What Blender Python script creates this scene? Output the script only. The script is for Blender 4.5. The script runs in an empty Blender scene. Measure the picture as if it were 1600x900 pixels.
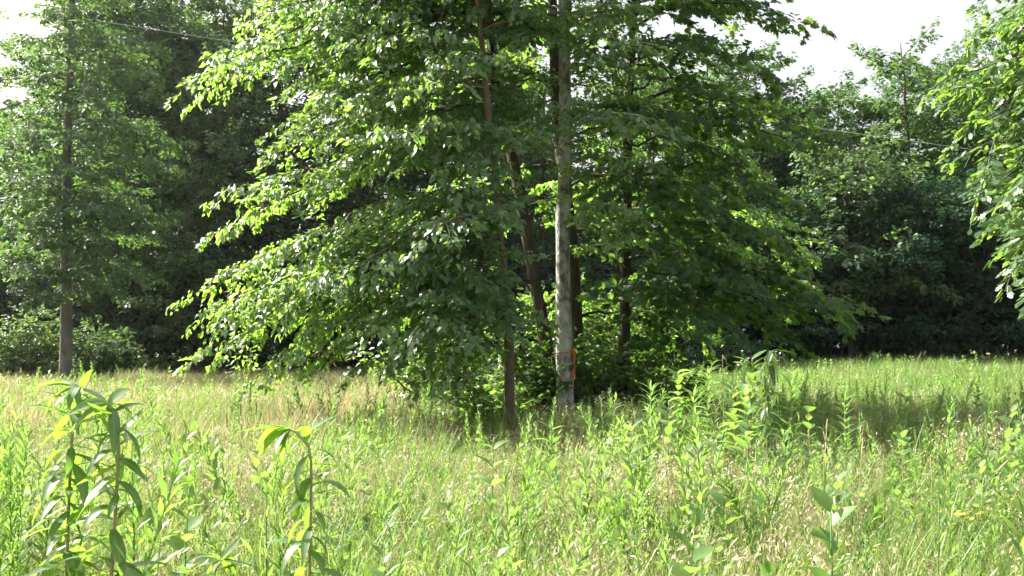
import bpy, math, random
import numpy as np
from mathutils import Matrix, Vector
R = math.radians
sc = bpy.context.scene
C = sc.collection
UP = np.array([0., 0., 1.])

# ------------------------------------------------------------------ camera, sky, sun, exposure
CAM_H, FOC, PITCH = 1.5, 1537.0, math.atan(90 / 1537.0)
cam = bpy.data.cameras.new('camera'); cam.sensor_width = 36; cam.lens = 36 * FOC / 1600
cam.clip_start = 0.05; cam.clip_end = 2000
cob = bpy.data.objects.new('camera', cam); C.objects.link(cob)
cob.location = (0, 0, CAM_H); cob.rotation_euler = (math.pi / 2 + PITCH, 0, 0)
sc.camera = cob

SUN_LEFT, SUN_EL = 61.0, 41.0          # degrees left of the view direction, elevation
w = bpy.data.worlds.new('World'); sc.world = w; w.use_nodes = True
nt = w.node_tree; nt.nodes.clear()
sky = nt.nodes.new('ShaderNodeTexSky'); sky.sky_type = 'NISHITA'; sky.sun_disc = False
sky.sun_elevation = R(SUN_EL); sky.sun_rotation = R(-SUN_LEFT)
sky.air_density = 0.7; sky.dust_density = 10.0; sky.ozone_density = 0.6
bg = nt.nodes.new('ShaderNodeBackground'); bg.inputs['Strength'].default_value = 0.1
wo = nt.nodes.new('ShaderNodeOutputWorld')
veil = nt.nodes.new('ShaderNodeMix'); veil.data_type = 'RGBA'; veil.inputs[0].default_value = .52    # thin even summer haze over the whole sky
veil.inputs[7].default_value = (3.55, 3.5, 3.4, 1); nt.links.new(sky.outputs[0], veil.inputs[6])
nt.links.new(veil.outputs[2], bg.inputs[0]); nt.links.new(bg.outputs[0], wo.inputs[0])
sl = bpy.data.lights.new('sun', 'SUN'); sl.energy = 5.0; sl.angle = R(0.53); sl.color = (1, .95, .86)
so = bpy.data.objects.new('sun', sl); C.objects.link(so); so.location = (-20, 10, 30)
sdir = Vector((-math.sin(R(SUN_LEFT)) * math.cos(R(SUN_EL)), math.cos(R(SUN_LEFT)) * math.cos(R(SUN_EL)), math.sin(R(SUN_EL))))
so.rotation_euler = sdir.to_track_quat('Z', 'Y').to_euler()
sc.view_settings.view_transform = 'Standard'; sc.view_settings.look = 'None'
sc.view_settings.exposure = 1.98; sc.view_settings.gamma = 1.0
cy = sc.cycles
cy.max_bounces = 5; cy.diffuse_bounces = 3; cy.glossy_bounces = 1; cy.transmission_bounces = 3
cy.use_adaptive_sampling = True; cy.adaptive_threshold = .03
cy.transparent_max_bounces = 4; cy.caustics_reflective = False; cy.caustics_refractive = False
cy.sample_clamp_indirect = 6.0; cy.use_denoising = True
sc.render.filter_size = 1.7

def at(px, py, d):
    "world point seen at photo pixel (1600x900), d metres in front of the camera"
    x, y = (px - 800) / FOC, -(py - 450) / FOC
    c, s = math.cos(PITCH), math.sin(PITCH)
    v = np.array([x, c - y * s, s + y * c])
    return np.array([0, 0, CAM_H]) + v * (d / v[1])

def smooth(a, b, x):
    t = np.clip((x - a) / (b - a), 0, 1); return t * t * (3 - 2 * t)
def gz(x, y):
    return (0.05 * np.sin(x * .45 + 1.3) * np.sin(y * .38) + .03 * np.sin(x * 1.1 + y * .8)
            + .42 * smooth(3, 16, x) * smooth(14, 45, y) - .16 * smooth(-1, -8, x) * smooth(18, 40, y))

# ------------------------------------------------------------------ materials
def nodes(name):
    m = bpy.data.materials.new(name); m.use_nodes = True; t = m.node_tree; t.nodes.clear()
    return m, t, (lambda k: t.nodes.new(k)), t.links.new

def leaf_mat(name, c1, c2, t1, t2, rough=.42, trans=.42, spec=.5, rib=False):
    "reflected colour c1..c2 and transmitted colour t1..t2, mixed by each leaf's own tint"
    m, t, N, L = nodes(name)
    at_ = N('ShaderNodeAttribute'); at_.attribute_name = 'tint'
    oi = N('ShaderNodeObjectInfo')
    mx = N('ShaderNodeMath'); mx.operation = 'MULTIPLY_ADD'; mx.inputs[1].default_value = .35
    L(oi.outputs['Random'], mx.inputs[0])
    sc_ = N('ShaderNodeMath'); sc_.operation = 'MULTIPLY'; sc_.inputs[1].default_value = .65
    L(at_.outputs['Fac'], sc_.inputs[0]); L(sc_.outputs[0], mx.inputs[2])
    def mix(a, b):
        q = N('ShaderNodeMix'); q.data_type = 'RGBA'
        q.inputs[6].default_value = (*a, 1); q.inputs[7].default_value = (*b, 1)
        L(mx.outputs[0], q.inputs[0]); return q.outputs[2]
    cr, ct = mix(c1, c2), mix(t1, t2)
    if rib:
        ra = N('ShaderNodeAttribute'); ra.attribute_name = 'across'
        rm = N('ShaderNodeMapRange'); rm.inputs[1].default_value = .04; rm.inputs[2].default_value = .16
        rm.inputs[3].default_value = 1; rm.inputs[4].default_value = 0; L(ra.outputs['Fac'], rm.inputs[0])
        q = N('ShaderNodeMix'); q.data_type = 'RGBA'; L(rm.outputs[0], q.inputs[0]); L(cr, q.inputs[6])
        q.inputs[7].default_value = (.2, .3, .1, 1); cr = q.outputs[2]
    p = N('ShaderNodeBsdfPrincipled'); L(cr, p.inputs['Base Color'])
    p.inputs['Roughness'].default_value = rough; p.inputs['Specular IOR Level'].default_value = spec
    tr = N('ShaderNodeBsdfTranslucent'); L(ct, tr.inputs['Color'])
    ms = N('ShaderNodeMixShader'); ms.inputs[0].default_value = trans
    L(p.outputs[0], ms.inputs[1]); L(tr.outputs[0], ms.inputs[2])
    o = N('ShaderNodeOutputMaterial'); L(ms.outputs[0], o.inputs[0])
    return m

def noise_mat(name, stops, scale, stretch=(1, 1, 1), rough=.9, bump=.3, detail=6, bscale=None):
    m, t, N, L = nodes(name)
    tc = N('ShaderNodeTexCoord'); mp = N('ShaderNodeMapping'); mp.inputs['Scale'].default_value = stretch
    L(tc.outputs['Object'], mp.inputs[0])
    n = N('ShaderNodeTexNoise'); n.inputs['Scale'].default_value = scale; n.inputs['Detail'].default_value = detail
    n.inputs['Roughness'].default_value = .65; L(mp.outputs[0], n.inputs[0])
    r = N('ShaderNodeValToRGB'); e = r.color_ramp.elements
    e[0].position, e[0].color = stops[0][0], (*stops[0][1], 1); e[1].position, e[1].color = stops[-1][0], (*stops[-1][1], 1)
    for q in stops[1:-1]: k = e.new(q[0]); k.color = (*q[1], 1)
    L(n.outputs[0], r.inputs[0])
    p = N('ShaderNodeBsdfPrincipled'); L(r.outputs[0], p.inputs['Base Color']); p.inputs['Roughness'].default_value = rough
    p.inputs['Specular IOR Level'].default_value = .25
    n2 = N('ShaderNodeTexNoise'); n2.inputs['Scale'].default_value = bscale or scale * 3; n2.inputs['Detail'].default_value = 4
    L(mp.outputs[0], n2.inputs[0])
    b = N('ShaderNodeBump'); b.inputs['Strength'].default_value = bump; b.inputs['Distance'].default_value = .03
    L(n2.outputs[0], b.inputs['Height']); L(b.outputs[0], p.inputs['Normal'])
    o = N('ShaderNodeOutputMaterial'); L(p.outputs[0], o.inputs[0])
    return m

M = {}
M['leaf'] = leaf_mat('broad_leaf', (.034, .092, .042), (.072, .14, .05), (.19, .42, .05), (.46, .66, .09), rough=.42, trans=.5, spec=1.0)
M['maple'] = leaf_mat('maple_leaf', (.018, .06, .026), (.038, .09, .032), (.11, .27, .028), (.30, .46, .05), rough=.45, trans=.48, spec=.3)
M['oak'] = leaf_mat('oak_leaf', (.045, .10, .038), (.085, .15, .05), (.18, .35, .045), (.32, .48, .07), rough=.42, trans=.45, spec=.6)
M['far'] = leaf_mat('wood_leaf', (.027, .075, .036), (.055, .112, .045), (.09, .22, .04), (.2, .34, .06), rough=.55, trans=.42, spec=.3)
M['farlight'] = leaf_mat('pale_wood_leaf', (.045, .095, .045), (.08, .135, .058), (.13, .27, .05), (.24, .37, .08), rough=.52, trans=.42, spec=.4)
M['farshade'] = leaf_mat('shaded_wood_leaf', (.014, .048, .028), (.03, .072, .034), (.035, .10, .028), (.075, .17, .038), rough=.55, trans=.35, spec=.2)  # darker copy of the wood leaf, shade of the wood edge put into its colour
M['tall'] = leaf_mat('sunflower_leaf', (.05, .12, .05), (.085, .165, .055), (.22, .44, .035), (.36, .56, .055), rough=.4, trans=.46, spec=.7, rib=True)
M['shaded_hangleaf'] = leaf_mat('shaded_hanging_leaf', (.03, .075, .03), (.05, .10, .035), (.10, .2, .03), (.18, .3, .04), rough=.45, trans=.35, spec=.5, rib=True)  # leaf green darkened to stand in for partial shade on the drooping plant
M['forb'] = leaf_mat('forb_leaf', (.065, .145, .045), (.135, .22, .06), (.21, .43, .055), (.38, .57, .10), rough=.48, trans=.44, spec=.4)
M['grass'] = leaf_mat('grass_blade', (.065, .145, .038), (.17, .23, .065), (.18, .38, .045), (.38, .49, .10), rough=.45, trans=.40)
M['straw'] = leaf_mat('straw', (.33, .28, .16), (.55, .48, .33), (.33, .29, .14), (.55, .48, .28), rough=.45, trans=.30)
M['rust'] = leaf_mat('dry_dock', (.17, .10, .06), (.30, .20, .11), (.2, .12, .06), (.34, .22, .1), rough=.6, trans=.25)
M['feather'] = leaf_mat('feathery_grass', (.24, .22, .10), (.38, .32, .18), (.34, .33, .12), (.52, .44, .24), rough=.5, trans=.4)
M['stem'] = leaf_mat('green_stem', (.16, .17, .07), (.22, .2, .1), (.2, .2, .06), (.25, .22, .08), rough=.5, trans=.1)
M['tanstem'] = leaf_mat('tan_stem', (.30, .26, .16), (.36, .3, .18), (.3, .25, .1), (.3, .25, .1), rough=.5, trans=.05)
M['petal'] = leaf_mat('white_petal', (.75, .75, .72), (.8, .8, .78), (.6, .6, .55), (.7, .7, .6), trans=.3)
M['yellow'] = leaf_mat('yellow_petal', (.75, .55, .03), (.82, .62, .05), (.7, .5, .03), (.8, .6, .05), trans=.35)
M['pale_bark'] = noise_mat('pale_bark', [(.3, (.06, .06, .045)), (.43, (.17, .17, .15)), (.5, (.33, .335, .31)), (.64, (.50, .505, .48))], 6, (1, 1, .55), bump=.9, bscale=30)
M['dark_bark'] = noise_mat('dark_bark', [(.3, (.035, .028, .02)), (.7, (.11, .09, .07))], 10, (1, 1, .22), bump=.9, bscale=22)
M['brown_bark'] = noise_mat('brown_bark', [(.3, (.07, .055, .038)), (.7, (.18, .145, .105))], 9, (1, 1, .3), bump=.8, bscale=24)
M['grey_bark'] = noise_mat('grey_bark', [(.3, (.07, .067, .06)), (.7, (.17, .165, .15))], 6, (1, 1, .3), bump=.7, bscale=20)
M['soil'] = noise_mat('meadow_soil', [(.25, (.06, .055, .025)), (.5, (.13, .12, .05)), (.75, (.2, .17, .085))], 2.2, bump=.6, bscale=30)
M['tape'] = noise_mat('orange_tape', [(.2, (.36, .07, .02)), (.8, (.55, .13, .04))], 8, rough=.45, bump=.15)
M['wire'] = noise_mat('wire_metal', [(.2, (.45, .45, .45)), (.8, (.6, .6, .6))], 20, rough=.4, bump=.02)

# ------------------------------------------------------------------ mesh helpers
def tri_mesh(name, V, F, tint=None, across=None, smooth_=False):
    V = np.asarray(V, np.float32); F = np.asarray(F, np.int32)
    me = bpy.data.meshes.new(name)
    me.vertices.add(len(V)); me.vertices.foreach_set('co', V.ravel())
    me.loops.add(F.size); me.loops.foreach_set('vertex_index', F.ravel())
    me.polygons.add(len(F)); me.polygons.foreach_set('loop_start', np.arange(len(F), dtype=np.int32) * 3)
    if smooth_: me.polygons.foreach_set('use_smooth', np.ones(len(F), bool))
    me.update(calc_edges=True)
    for nm, a in (('tint', tint), ('across', across)):
        if a is not None:
            k = me.attributes.new(nm, 'FLOAT', 'POINT'); k.data.foreach_set('value', np.asarray(a, np.float32))
    return me

class Geo:
    "collects triangles of one mesh"
    def __init__(s): s.V = []; s.F = []; s.T = []; s.n = 0
    def add(s, V, F, T):
        V = np.asarray(V, float); s.V.append(V); s.F.append(np.asarray(F) + s.n)
        s.T.append(np.broadcast_to(np.asarray(T, float), (len(V),))); s.n += len(V)
    def tube(s, P, rad, sides=5, tint=.5, cap=True):
        P = np.asarray(P, float); n = len(P); rad = np.broadcast_to(rad, (n,))
        tg = np.gradient(P, axis=0); tg /= np.linalg.norm(tg, axis=1)[:, None] + 1e-9
        ref = np.array([1., 0, 0]) if abs(tg[0][0]) < .8 else np.array([0, 1., 0])
        a = np.cross(tg, ref); a /= np.linalg.norm(a, axis=1)[:, None] + 1e-9; b = np.cross(tg, a)
        th = np.arange(sides) * 2 * math.pi / sides
        V = (P[:, None] + rad[:, None, None] * (np.cos(th)[None, :, None] * a[:, None] + np.sin(th)[None, :, None] * b[:, None])).reshape(-1, 3)
        i = np.arange(n - 1)[:, None] * sides; j = np.arange(sides)[None]; k = (j + 1) % sides
        F = np.concatenate([np.stack([i + j, i + k, i + sides + k], -1).reshape(-1, 3), np.stack([i + j, i + sides + k, i + sides + j], -1).reshape(-1, 3)])
        if cap:
            V = np.vstack([V, P[-1]]); e = (n - 1) * sides
            F = np.vstack([F, [[e + q, e + (q + 1) % sides, len(V) - 1] for q in range(sides)]])
        s.add(V, F, tint)
    def leaves(s, tpl, P, D, Nn, S, tint):
        TV, TF = tpl; n = len(P)
        if n == 0: return
        D = D / (np.linalg.norm(D, axis=1)[:, None] + 1e-9)
        Nn = Nn - (Nn * D).sum(1)[:, None] * D; Nn /= np.linalg.norm(Nn, axis=1)[:, None] + 1e-9
        B = np.cross(Nn, D)
        V = P[:, None] + S[:, None, None] * (TV[None, :, 0, None] * D[:, None] + TV[None, :, 1, None] * B[:, None] + TV[None, :, 2, None] * Nn[:, None])
        F = (np.arange(n)[:, None, None] * len(TV) + TF[None])
        s.add(V.reshape(-1, 3), F.reshape(-1, 3), np.repeat(tint, len(TV)))
    def mesh(s, name, smooth_=False):
        return tri_mesh(name, np.vstack(s.V), np.vstack(s.F), np.concatenate(s.T), smooth_=smooth_)

def obj(name, me, mat, parent=None, kind=None, label=None, cat=None, group=None):
    o = bpy.data.objects.new(name, me); C.objects.link(o)
    if me and mat and not me.materials: me.materials.append(M[mat])
    if parent: o.parent = parent
    if kind: o['kind'] = kind
    if label: o['label'] = label
    if cat: o['category'] = cat
    if group: o['group'] = group
    return o
def empty(name, loc, label, cat, group=None):
    o = obj(name, None, None, None, None, label, cat, group); o.location = loc
    o.empty_display_size = .2; return o

# leaf templates (length along x, width along y, fold and bend in z)
def T(v, f): return np.array(v, float), np.array(f)
OVATE = T([(0, 0, 0), (.45, 0, -.03), (1, 0, -.16), (.28, .27, .06), (.66, .25, .0), (.28, -.27, .06), (.66, -.25, .0)],
          [(0, 1, 3), (1, 4, 3), (1, 2, 4), (0, 5, 1), (1, 5, 6), (1, 6, 2)])
LEAF4 = T([(0, 0, 0), (.45, 0, -.03), (1, 0, -.2), (.4, .29, .06), (.4, -.29, .06)], [(0, 1, 3), (1, 2, 3), (0, 4, 1), (1, 4, 2)])
LEAFW = (LEAF4[0] * [.85, 1.25, 1.6], LEAF4[1]); LEAFC = (LEAF4[0] * [1.1, .8, -1.2], LEAF4[1])
DIAM = T([(0, 0, 0), (1, 0, -.12), (.48, .3, .05), (.48, -.3, .05)], [(0, 1, 2), (0, 3, 1)])
_st = [(0, 0), (.12, .30), (.30, .52), (.42, .22), (.70, .40), (.72, .16), (1.05, 0), (.72, -.16), (.70, -.40), (.42, -.22), (.30, -.52), (.12, -.30)]
STAR = T([(.4, 0, .05)] + [(x, y, -.10 * abs(y) - .08 * x) for x, y in _st], [(0, i, i % 12 + 1) for i in range(1, 13)])
_lo = [(0, .03), (.2, .16), (.32, .10), (.45, .26), (.55, .14), (.72, .22), (1, 0)]
LOBED = T([(0, 0, 0), (.4, 0, .02)] + [(x, y, .03) for x, y in _lo] + [(x, -y, .03) for x, y in _lo[:-1]],
          [(1, 3 + i, 2 + i) for i in range(6)] + [(1, 9 + i, 10 + i) for i in range(5)] + [(1, 14, 8), (0, 1, 2), (0, 9, 1)])
NARROW = T([(0, 0, 0), (.5, .07, .03), (.5, -.07, .03), (1, 0, -.12)], [(0, 2, 1), (1, 2, 3)])

# ------------------------------------------------------------------ trees
def bez(a, b, arch, n, rng, wob=0.0):
    t = np.linspace(0, 1, n)[:, None]; c = (a + b) / 2 + UP * arch
    p = (1 - t) ** 2 * a + 2 * t * (1 - t) * c + t * t * b
    if wob: p[1:-1] += rng.normal(0, wob, (n - 2, 3))
    return p
def lerp(P, t):
    f = t * (len(P) - 1); i = min(int(f), len(P) - 2); return P[i] + (P[i + 1] - P[i]) * (f - i)

def grow(rng, boughs, wood, crown, tpl, size, dens, spacing=.2, side=.36, hang=.45, flat=.45, off=.10, t0=.18, limb=None, face=.45):
    """boughs: (start, tip, arch, radius). Side branches leave each bough left and right, leaves sit along them."""
    for start, tip, arch, r0 in boughs:
        P = bez(start, tip, arch, 9, rng, .045); L = float(np.linalg.norm(np.diff(P, axis=0), axis=1).sum())
        g = limb() if limb else wood
        g.tube(P, r0 * (1 - np.linspace(0, 1, 9)) ** .8 + .005, 5)
        nb = max(4, int(L / spacing)); sgn = 1
        for i in range(nb + 1):
            t = min(1, t0 + (1 - t0) * (i + rng.uniform(-.3, .3)) / nb); t = max(t, .05)
            p = lerp(P, t); tg = lerp(P, min(1, t + .08)) - lerp(P, max(0, t - .08)); tg /= np.linalg.norm(tg) + 1e-9
            lat = np.cross(tg, UP); lat /= np.linalg.norm(lat) + 1e-9; sgn = -sgn
            a = rng.uniform(.6, 1.15) if i < nb else rng.uniform(-.2, .2)
            d = tg * math.cos(a) + lat * sgn * math.sin(a) + UP * rng.uniform(-.22, .28)
            l = (side * L * (1 - .72 * t) + .28) * rng.uniform(.65, 1.2)
            e = p + d * l - UP * l * rng.uniform(.05, .3)
            Q = bez(p, e, l * .12, 4, rng)
            g.tube(Q, np.linspace(max(.004, r0 * .28 * (1 - t) + .003), .002, 4), 3, cap=False)
            m = int(l * dens * rng.uniform(.75, 1.25)) + 4
            u = .06 + .98 * rng.uniform(0, 1, m) ** .7; k = np.clip((u * 3).astype(int), 0, 2); fr = u * 3 - k
            pos = Q[k] + (Q[k + 1] - Q[k]) * fr[:, None]
            lt = np.cross(d, UP); lt /= np.linalg.norm(lt) + 1e-9; dn = d / (np.linalg.norm(d) + 1e-9)
            o = rng.uniform(-1, 1, m); pos = pos + lt * (o * off * (1.15 - .5 * u))[:, None] + UP * rng.normal(-.02, off * .35, m)[:, None]
            D = dn * rng.uniform(.2, 1, m)[:, None] + lt * (np.sign(o) * rng.uniform(.2, 1, m))[:, None] - UP * (hang * rng.uniform(.1, 1.6, m))[:, None]
            out = tip - start; out = out * [1, 1, 0]; out = out / (np.linalg.norm(out) + 1e-9)
            Nn = UP * .8 + out * face + rng.normal(0, flat, (m, 3))
            use = tpl if tpl is not LEAF4 else (LEAF4, LEAF4, LEAFW, LEAFC)[rng.integers(4)]
            crown.leaves(use, pos, D, Nn, size * rng.uniform(.5, 1.3, m), np.clip(rng.normal(.45, .26, m), 0, 1))

def path(pts, d, n=26, wob=0, rng=None):
    "trunk centreline from photo pixels at depth d, foot on the ground"
    W = [at(x, y, d) for x, y in pts[1:]]; f = at(pts[0], 600, d) if not isinstance(pts[0], tuple) else None
    f[2] = gz(f[0], f[1]) - .06
    W = np.array([f] + W); s = np.r_[0, np.cumsum(np.linalg.norm(np.diff(W, axis=0), axis=1))]
    q = np.linspace(0, s[-1], n); P = np.stack([np.interp(q, s, W[:, i]) for i in range(3)], 1)
    for _ in range(2): P[1:-1] = (P[:-2] + 2 * P[1:-1] + P[2:]) / 4
    if rng is not None: P[2:, :2] += np.cumsum(rng.normal(0, .008, (n - 2, 2)), axis=0)
    return P
def trunk_geo(P, r0, r1, rng, sides=12, flare=.35):
    g = Geo(); n = len(P); h = P[:, 2] - P[0, 2]
    r = r0 + (r1 - r0) * (h / h[-1]) ** .9 + r0 * flare * np.exp(-h / .28)
    r = r * rng.uniform(.95, 1.05, n); g.tube(P, r, sides)
    V = g.V[0]; V[:-1, :2] += rng.normal(0, r0 * .025, (len(V) - 1, 2)); return g
def on_trunk(P, z):
    i = int(np.clip(np.searchsorted(P[:, 2], z), 1, len(P) - 1)); a, b = P[i - 1], P[i]
    t = np.clip((z - a[2]) / (b[2] - a[2] + 1e-9), 0, 1); return a + (b - a) * t
def spread(rng, P, z0, z1, n, l0, l1, rise=.25, arch=.25, skip=None, prof=None):
    "boughs round a trunk by the golden angle, optionally leaving a sector free"
    out = []; az = rng.uniform(0, 6.28)
    for i in range(n):
        f = (i + .5) / n; z = z0 + (z1 - z0) * f; az += 2.39996 + rng.uniform(-.3, .3)
        dv = np.array([math.cos(az), math.sin(az), 0])
        if skip and skip(z, dv): continue
        l = (l0 + (l1 - l0) * f if prof is None else prof(f)) * rng.uniform(.75, 1.2)
        s = on_trunk(P, z); out.append((s, s + dv * l + UP * l * (rise * rng.uniform(.2, 1.5) - .12), l * arch * rng.uniform(.3, 1.2), .010 + .007 * l))
    return out

def finish_tree(name, label, group, P, tg, bark, crown, leafmat, limbs=(), wood=None):
    base = P[0] + UP * .06
    root = empty(name, base, label, 'tree', group)
    def ch(nm, geo, mat, par, kind=None, sm=False):
        geo.V = [v - base for v in geo.V]; return obj(nm, geo.mesh(nm, sm), mat, par, kind)
    tr = ch('trunk', tg, bark, root, sm=True)
    if wood and wood.V: ch('branches', wood, bark, tr, 'stuff')
    for l in limbs: ch('limb', l, bark, tr)
    ch('crown', crown, leafmat, root, 'stuff')
    return root

def near_tree(seed, name, label, pts, d, r0, r1, bark, leafmat, tpl, size, dens, tips, auto, hang=.45, group=None, fill=True, shift=0, **kw):
    rng = np.random.default_rng(seed); P = path(pts, d, rng=rng); tg = trunk_geo(P, r0, r1, rng)
    limbs = []
    def limb(): limbs.append(Geo()); return limbs[-1]
    crown = Geo(); B = []
    more = [(x + rng.uniform(-30, 55) * np.sign(pts[0] - x), y + (-1 if y > 440 else rng.choice([-1, 1])) * rng.uniform(25, 60), dd + rng.uniform(-1.0, .5)) for x, y, dd in tips] if fill else []
    for (x, y, dd) in list(tips) + more:
        x += shift
        e = at(x, y, dd); horiz = math.hypot(e[0] - P[0][0], e[1] - P[0][1])
        s = on_trunk(P, max(1.2, e[2] + horiz * kw.get('slope', .22) * rng.uniform(.4, 1.3)))
        B.append((s, e, horiz * rng.uniform(.08, .24), .010 + .0055 * horiz))
    for a in auto: B += spread(rng, P, *a[:5], **(a[5] if len(a) > 5 else {}))
    grow(rng, B, None, crown, tpl, size, dens, hang=hang, limb=limb, **{k: v for k, v in kw.items() if k != 'slope'})
    return finish_tree(name, label, group, P, tg, bark, crown, leafmat, limbs)

# ------------------------------------------------------------------ ground
def ground():
    xs = np.concatenate([np.linspace(-400, -40, 10)[:-1], np.linspace(-40, 40, 81), np.linspace(40, 400, 10)[1:]])
    ys = np.concatenate([np.linspace(-60, -4, 8)[:-1], np.linspace(-4, 80, 90), np.linspace(80, 600, 10)[1:]])
    X, Y = np.meshgrid(xs, ys); V = np.stack([X, Y, gz(X, Y)], -1).reshape(-1, 3); n = len(xs)
    i, j = np.meshgrid(np.arange(len(ys) - 1), np.arange(n - 1), indexing='ij'); a = (i * n + j).ravel()
    F = np.concatenate([np.stack([a, a + 1, a + n + 1], 1), np.stack([a, a + n + 1, a + n], 1)])
    o = obj('ground', tri_mesh('ground', V, F, smooth_=True), 'soil', kind='structure')
ground()

# ------------------------------------------------------------------ the clump of trees in the middle
away = lambda z, dv: (dv[1] < -.55 and z < 8.5) or (dv[0] < -.05 and dv[1] > -.4 and z < 8)
near_tree(11, 'slender_tree', 'tall tree with straight pale grey trunk, orange tape tied round its foot',
          [884, (881, 560), (878, 400), (880, 200), (877, 0), (874, -350), (868, -720)], 16.0, .150, .03, 'pale_bark', 'leaf', LEAF4, .115, 42,
          [(980, 330, 14.4), (760, 200, 14.4), (1010, 250, 15), (950, 40, 15.4), (960, 140, 15.2), (940, 225, 15.6), (1000, 110, 15), (820, 30, 15.6), (930, -50, 15.5), (1010, -20, 15.2)],
          [(6.6, 13.5, 22, 3.0, 1.2, dict(rise=.5)), (3.0, 6.5, 7, 1.8, 2.4, dict(skip=away))])
near_tree(12, 'slender_tree', 'dark trunked tree leaning left behind the pale grey trunk',
          [908, (902, 560), (893, 400), (868, 150), (863, 0), (850, -350), (840, -650)], 17.5, .145, .03, 'dark_bark', 'leaf', LEAF4, .122, 52,
          [(1240, 380, 19), (1150, 250, 18.5), (1100, 520, 18.2), (1010, 560, 18.5), (700, 120, 18.5), (640, 330, 18.6)],
          [(2.4, 12.5, 24, 2.8, 2.2, dict(skip=away))])
near_tree(13, 'slender_tree', 'thin brown trunked tree nearest the sunlit boughs, left of the pale trunk',
          [797, (792, 560), (778, 380), (763, 250), (748, 100), (730, -90)], 15.0, .088, .03, 'brown_bark', 'leaf', LEAF4, .115, 44,
          [(395, 235, 14.8), (325, 345, 14.3), (292, 440, 14.4), (350, 490, 14.8), (288, 540, 14.6), (395, 578, 14.2), (520, 575, 13.8), (630, 572, 13.8),
           (480, 205, 13.8), (520, 335, 13.5), (560, 450, 13.4), (600, 505, 13.4), (650, 260, 13.4), (620, 130, 13.4), (455, 400, 14.2),
           (440, 520, 15), (590, 380, 13.3), (650, 420, 13.4), (655, 560, 14.6), (560, 250, 13.6), (600, 540, 13.6), (470, 470, 13.8), (655, 330, 13.4)],
          [(4, 8.2, 8, 2.2, 1.4, dict(skip=away))], hang=.55, slope=.30, shift=48)
near_tree(14, 'slender_tree', 'dark trunked tree slanting up to the left with the high sunlit boughs',
          [872, (862, 590), (848, 500), (818, 340), (775, 130), (760, 0), (745, -300), (735, -600)], 17.0, .13, .03, 'dark_bark', 'leaf', LEAF4, .115, 42,
          [(370, 25, 15.5), (302, 125, 15.2), (450, 115, 16.3), (350, 80, 16.8), (560, 40, 14.8), (430, -90, 15), (345, -60, 16),
           (500, -160, 15.2), (420, 180, 15.4), (500, 110, 15), (520, 20, 15.4), (620, 30, 15), (540, 200, 15.2), (640, 180, 15), 
           (700, -40, 15), (755, 45, 15.4), (720, 150, 15.4), (660, 5, 15), (800, -60, 15.6), (810, 120, 15.8), (700, 230, 15.2), (430, 55, 15.6), (600, -60, 14.6), (700, 60, 14.8)],
          [(6.8, 12.5, 18, 3.2, 1.4, dict(rise=.45)), (2, 6.5, 12, 2.6, 2.6, dict(skip=away))], hang=.5, slope=.28, shift=40)
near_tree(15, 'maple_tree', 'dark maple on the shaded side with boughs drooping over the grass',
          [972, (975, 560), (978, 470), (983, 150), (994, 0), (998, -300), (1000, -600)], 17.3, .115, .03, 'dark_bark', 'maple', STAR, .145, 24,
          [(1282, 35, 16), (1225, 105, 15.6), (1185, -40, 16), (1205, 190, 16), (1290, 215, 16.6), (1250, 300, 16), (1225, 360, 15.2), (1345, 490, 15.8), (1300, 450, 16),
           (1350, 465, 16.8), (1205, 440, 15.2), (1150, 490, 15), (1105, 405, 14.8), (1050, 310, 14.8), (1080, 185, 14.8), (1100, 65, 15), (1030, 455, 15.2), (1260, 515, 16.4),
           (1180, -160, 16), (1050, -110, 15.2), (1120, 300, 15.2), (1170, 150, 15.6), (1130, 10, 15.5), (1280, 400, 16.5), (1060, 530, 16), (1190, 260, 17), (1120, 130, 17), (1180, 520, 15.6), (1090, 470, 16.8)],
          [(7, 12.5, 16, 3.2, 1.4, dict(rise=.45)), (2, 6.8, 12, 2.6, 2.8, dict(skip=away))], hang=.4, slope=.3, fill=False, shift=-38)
# leafy tree reaching in at the right edge
near_tree(16, 'oak_tree', 'sunlit leafy tree reaching into view at the right edge of the meadow',
          [1790, (1785, 400), (1780, 100), (1775, -300), (1770, -600)], 8.8, .13, .04, 'grey_bark', 'oak', LOBED, .10, 56,
          [(1565, -7, 8.6), (1520, 113, 8.8), (1545, 193, 8.7), (1555, 258, 8.6), (1565, 293, 8.4), (1612, 383, 8.4), (1647, 458, 8.3), (1667, 488, 8.4), (1605, 48, 8.4), (1637, 318, 8.3),
           (1647, 168, 8.3), (1680, 418, 8.3), (1635, 108, 8.7), (1595, 148, 9.1), (1615, 238, 8.8), (1675, 248, 8.2), (1575, -92, 8.7), (1635, -52, 8.4), (1675, 48, 8.2), (1695, 348, 8.5), (1715, 138, 8.3)],
          [(2.0, 9, 26, 1.9, 1.2, dict(skip=lambda z, dv: dv[0] < -.35))], hang=.5, slope=.3, off=.07, spacing=.15, side=.24, fill=True, shift=-14)
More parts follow.
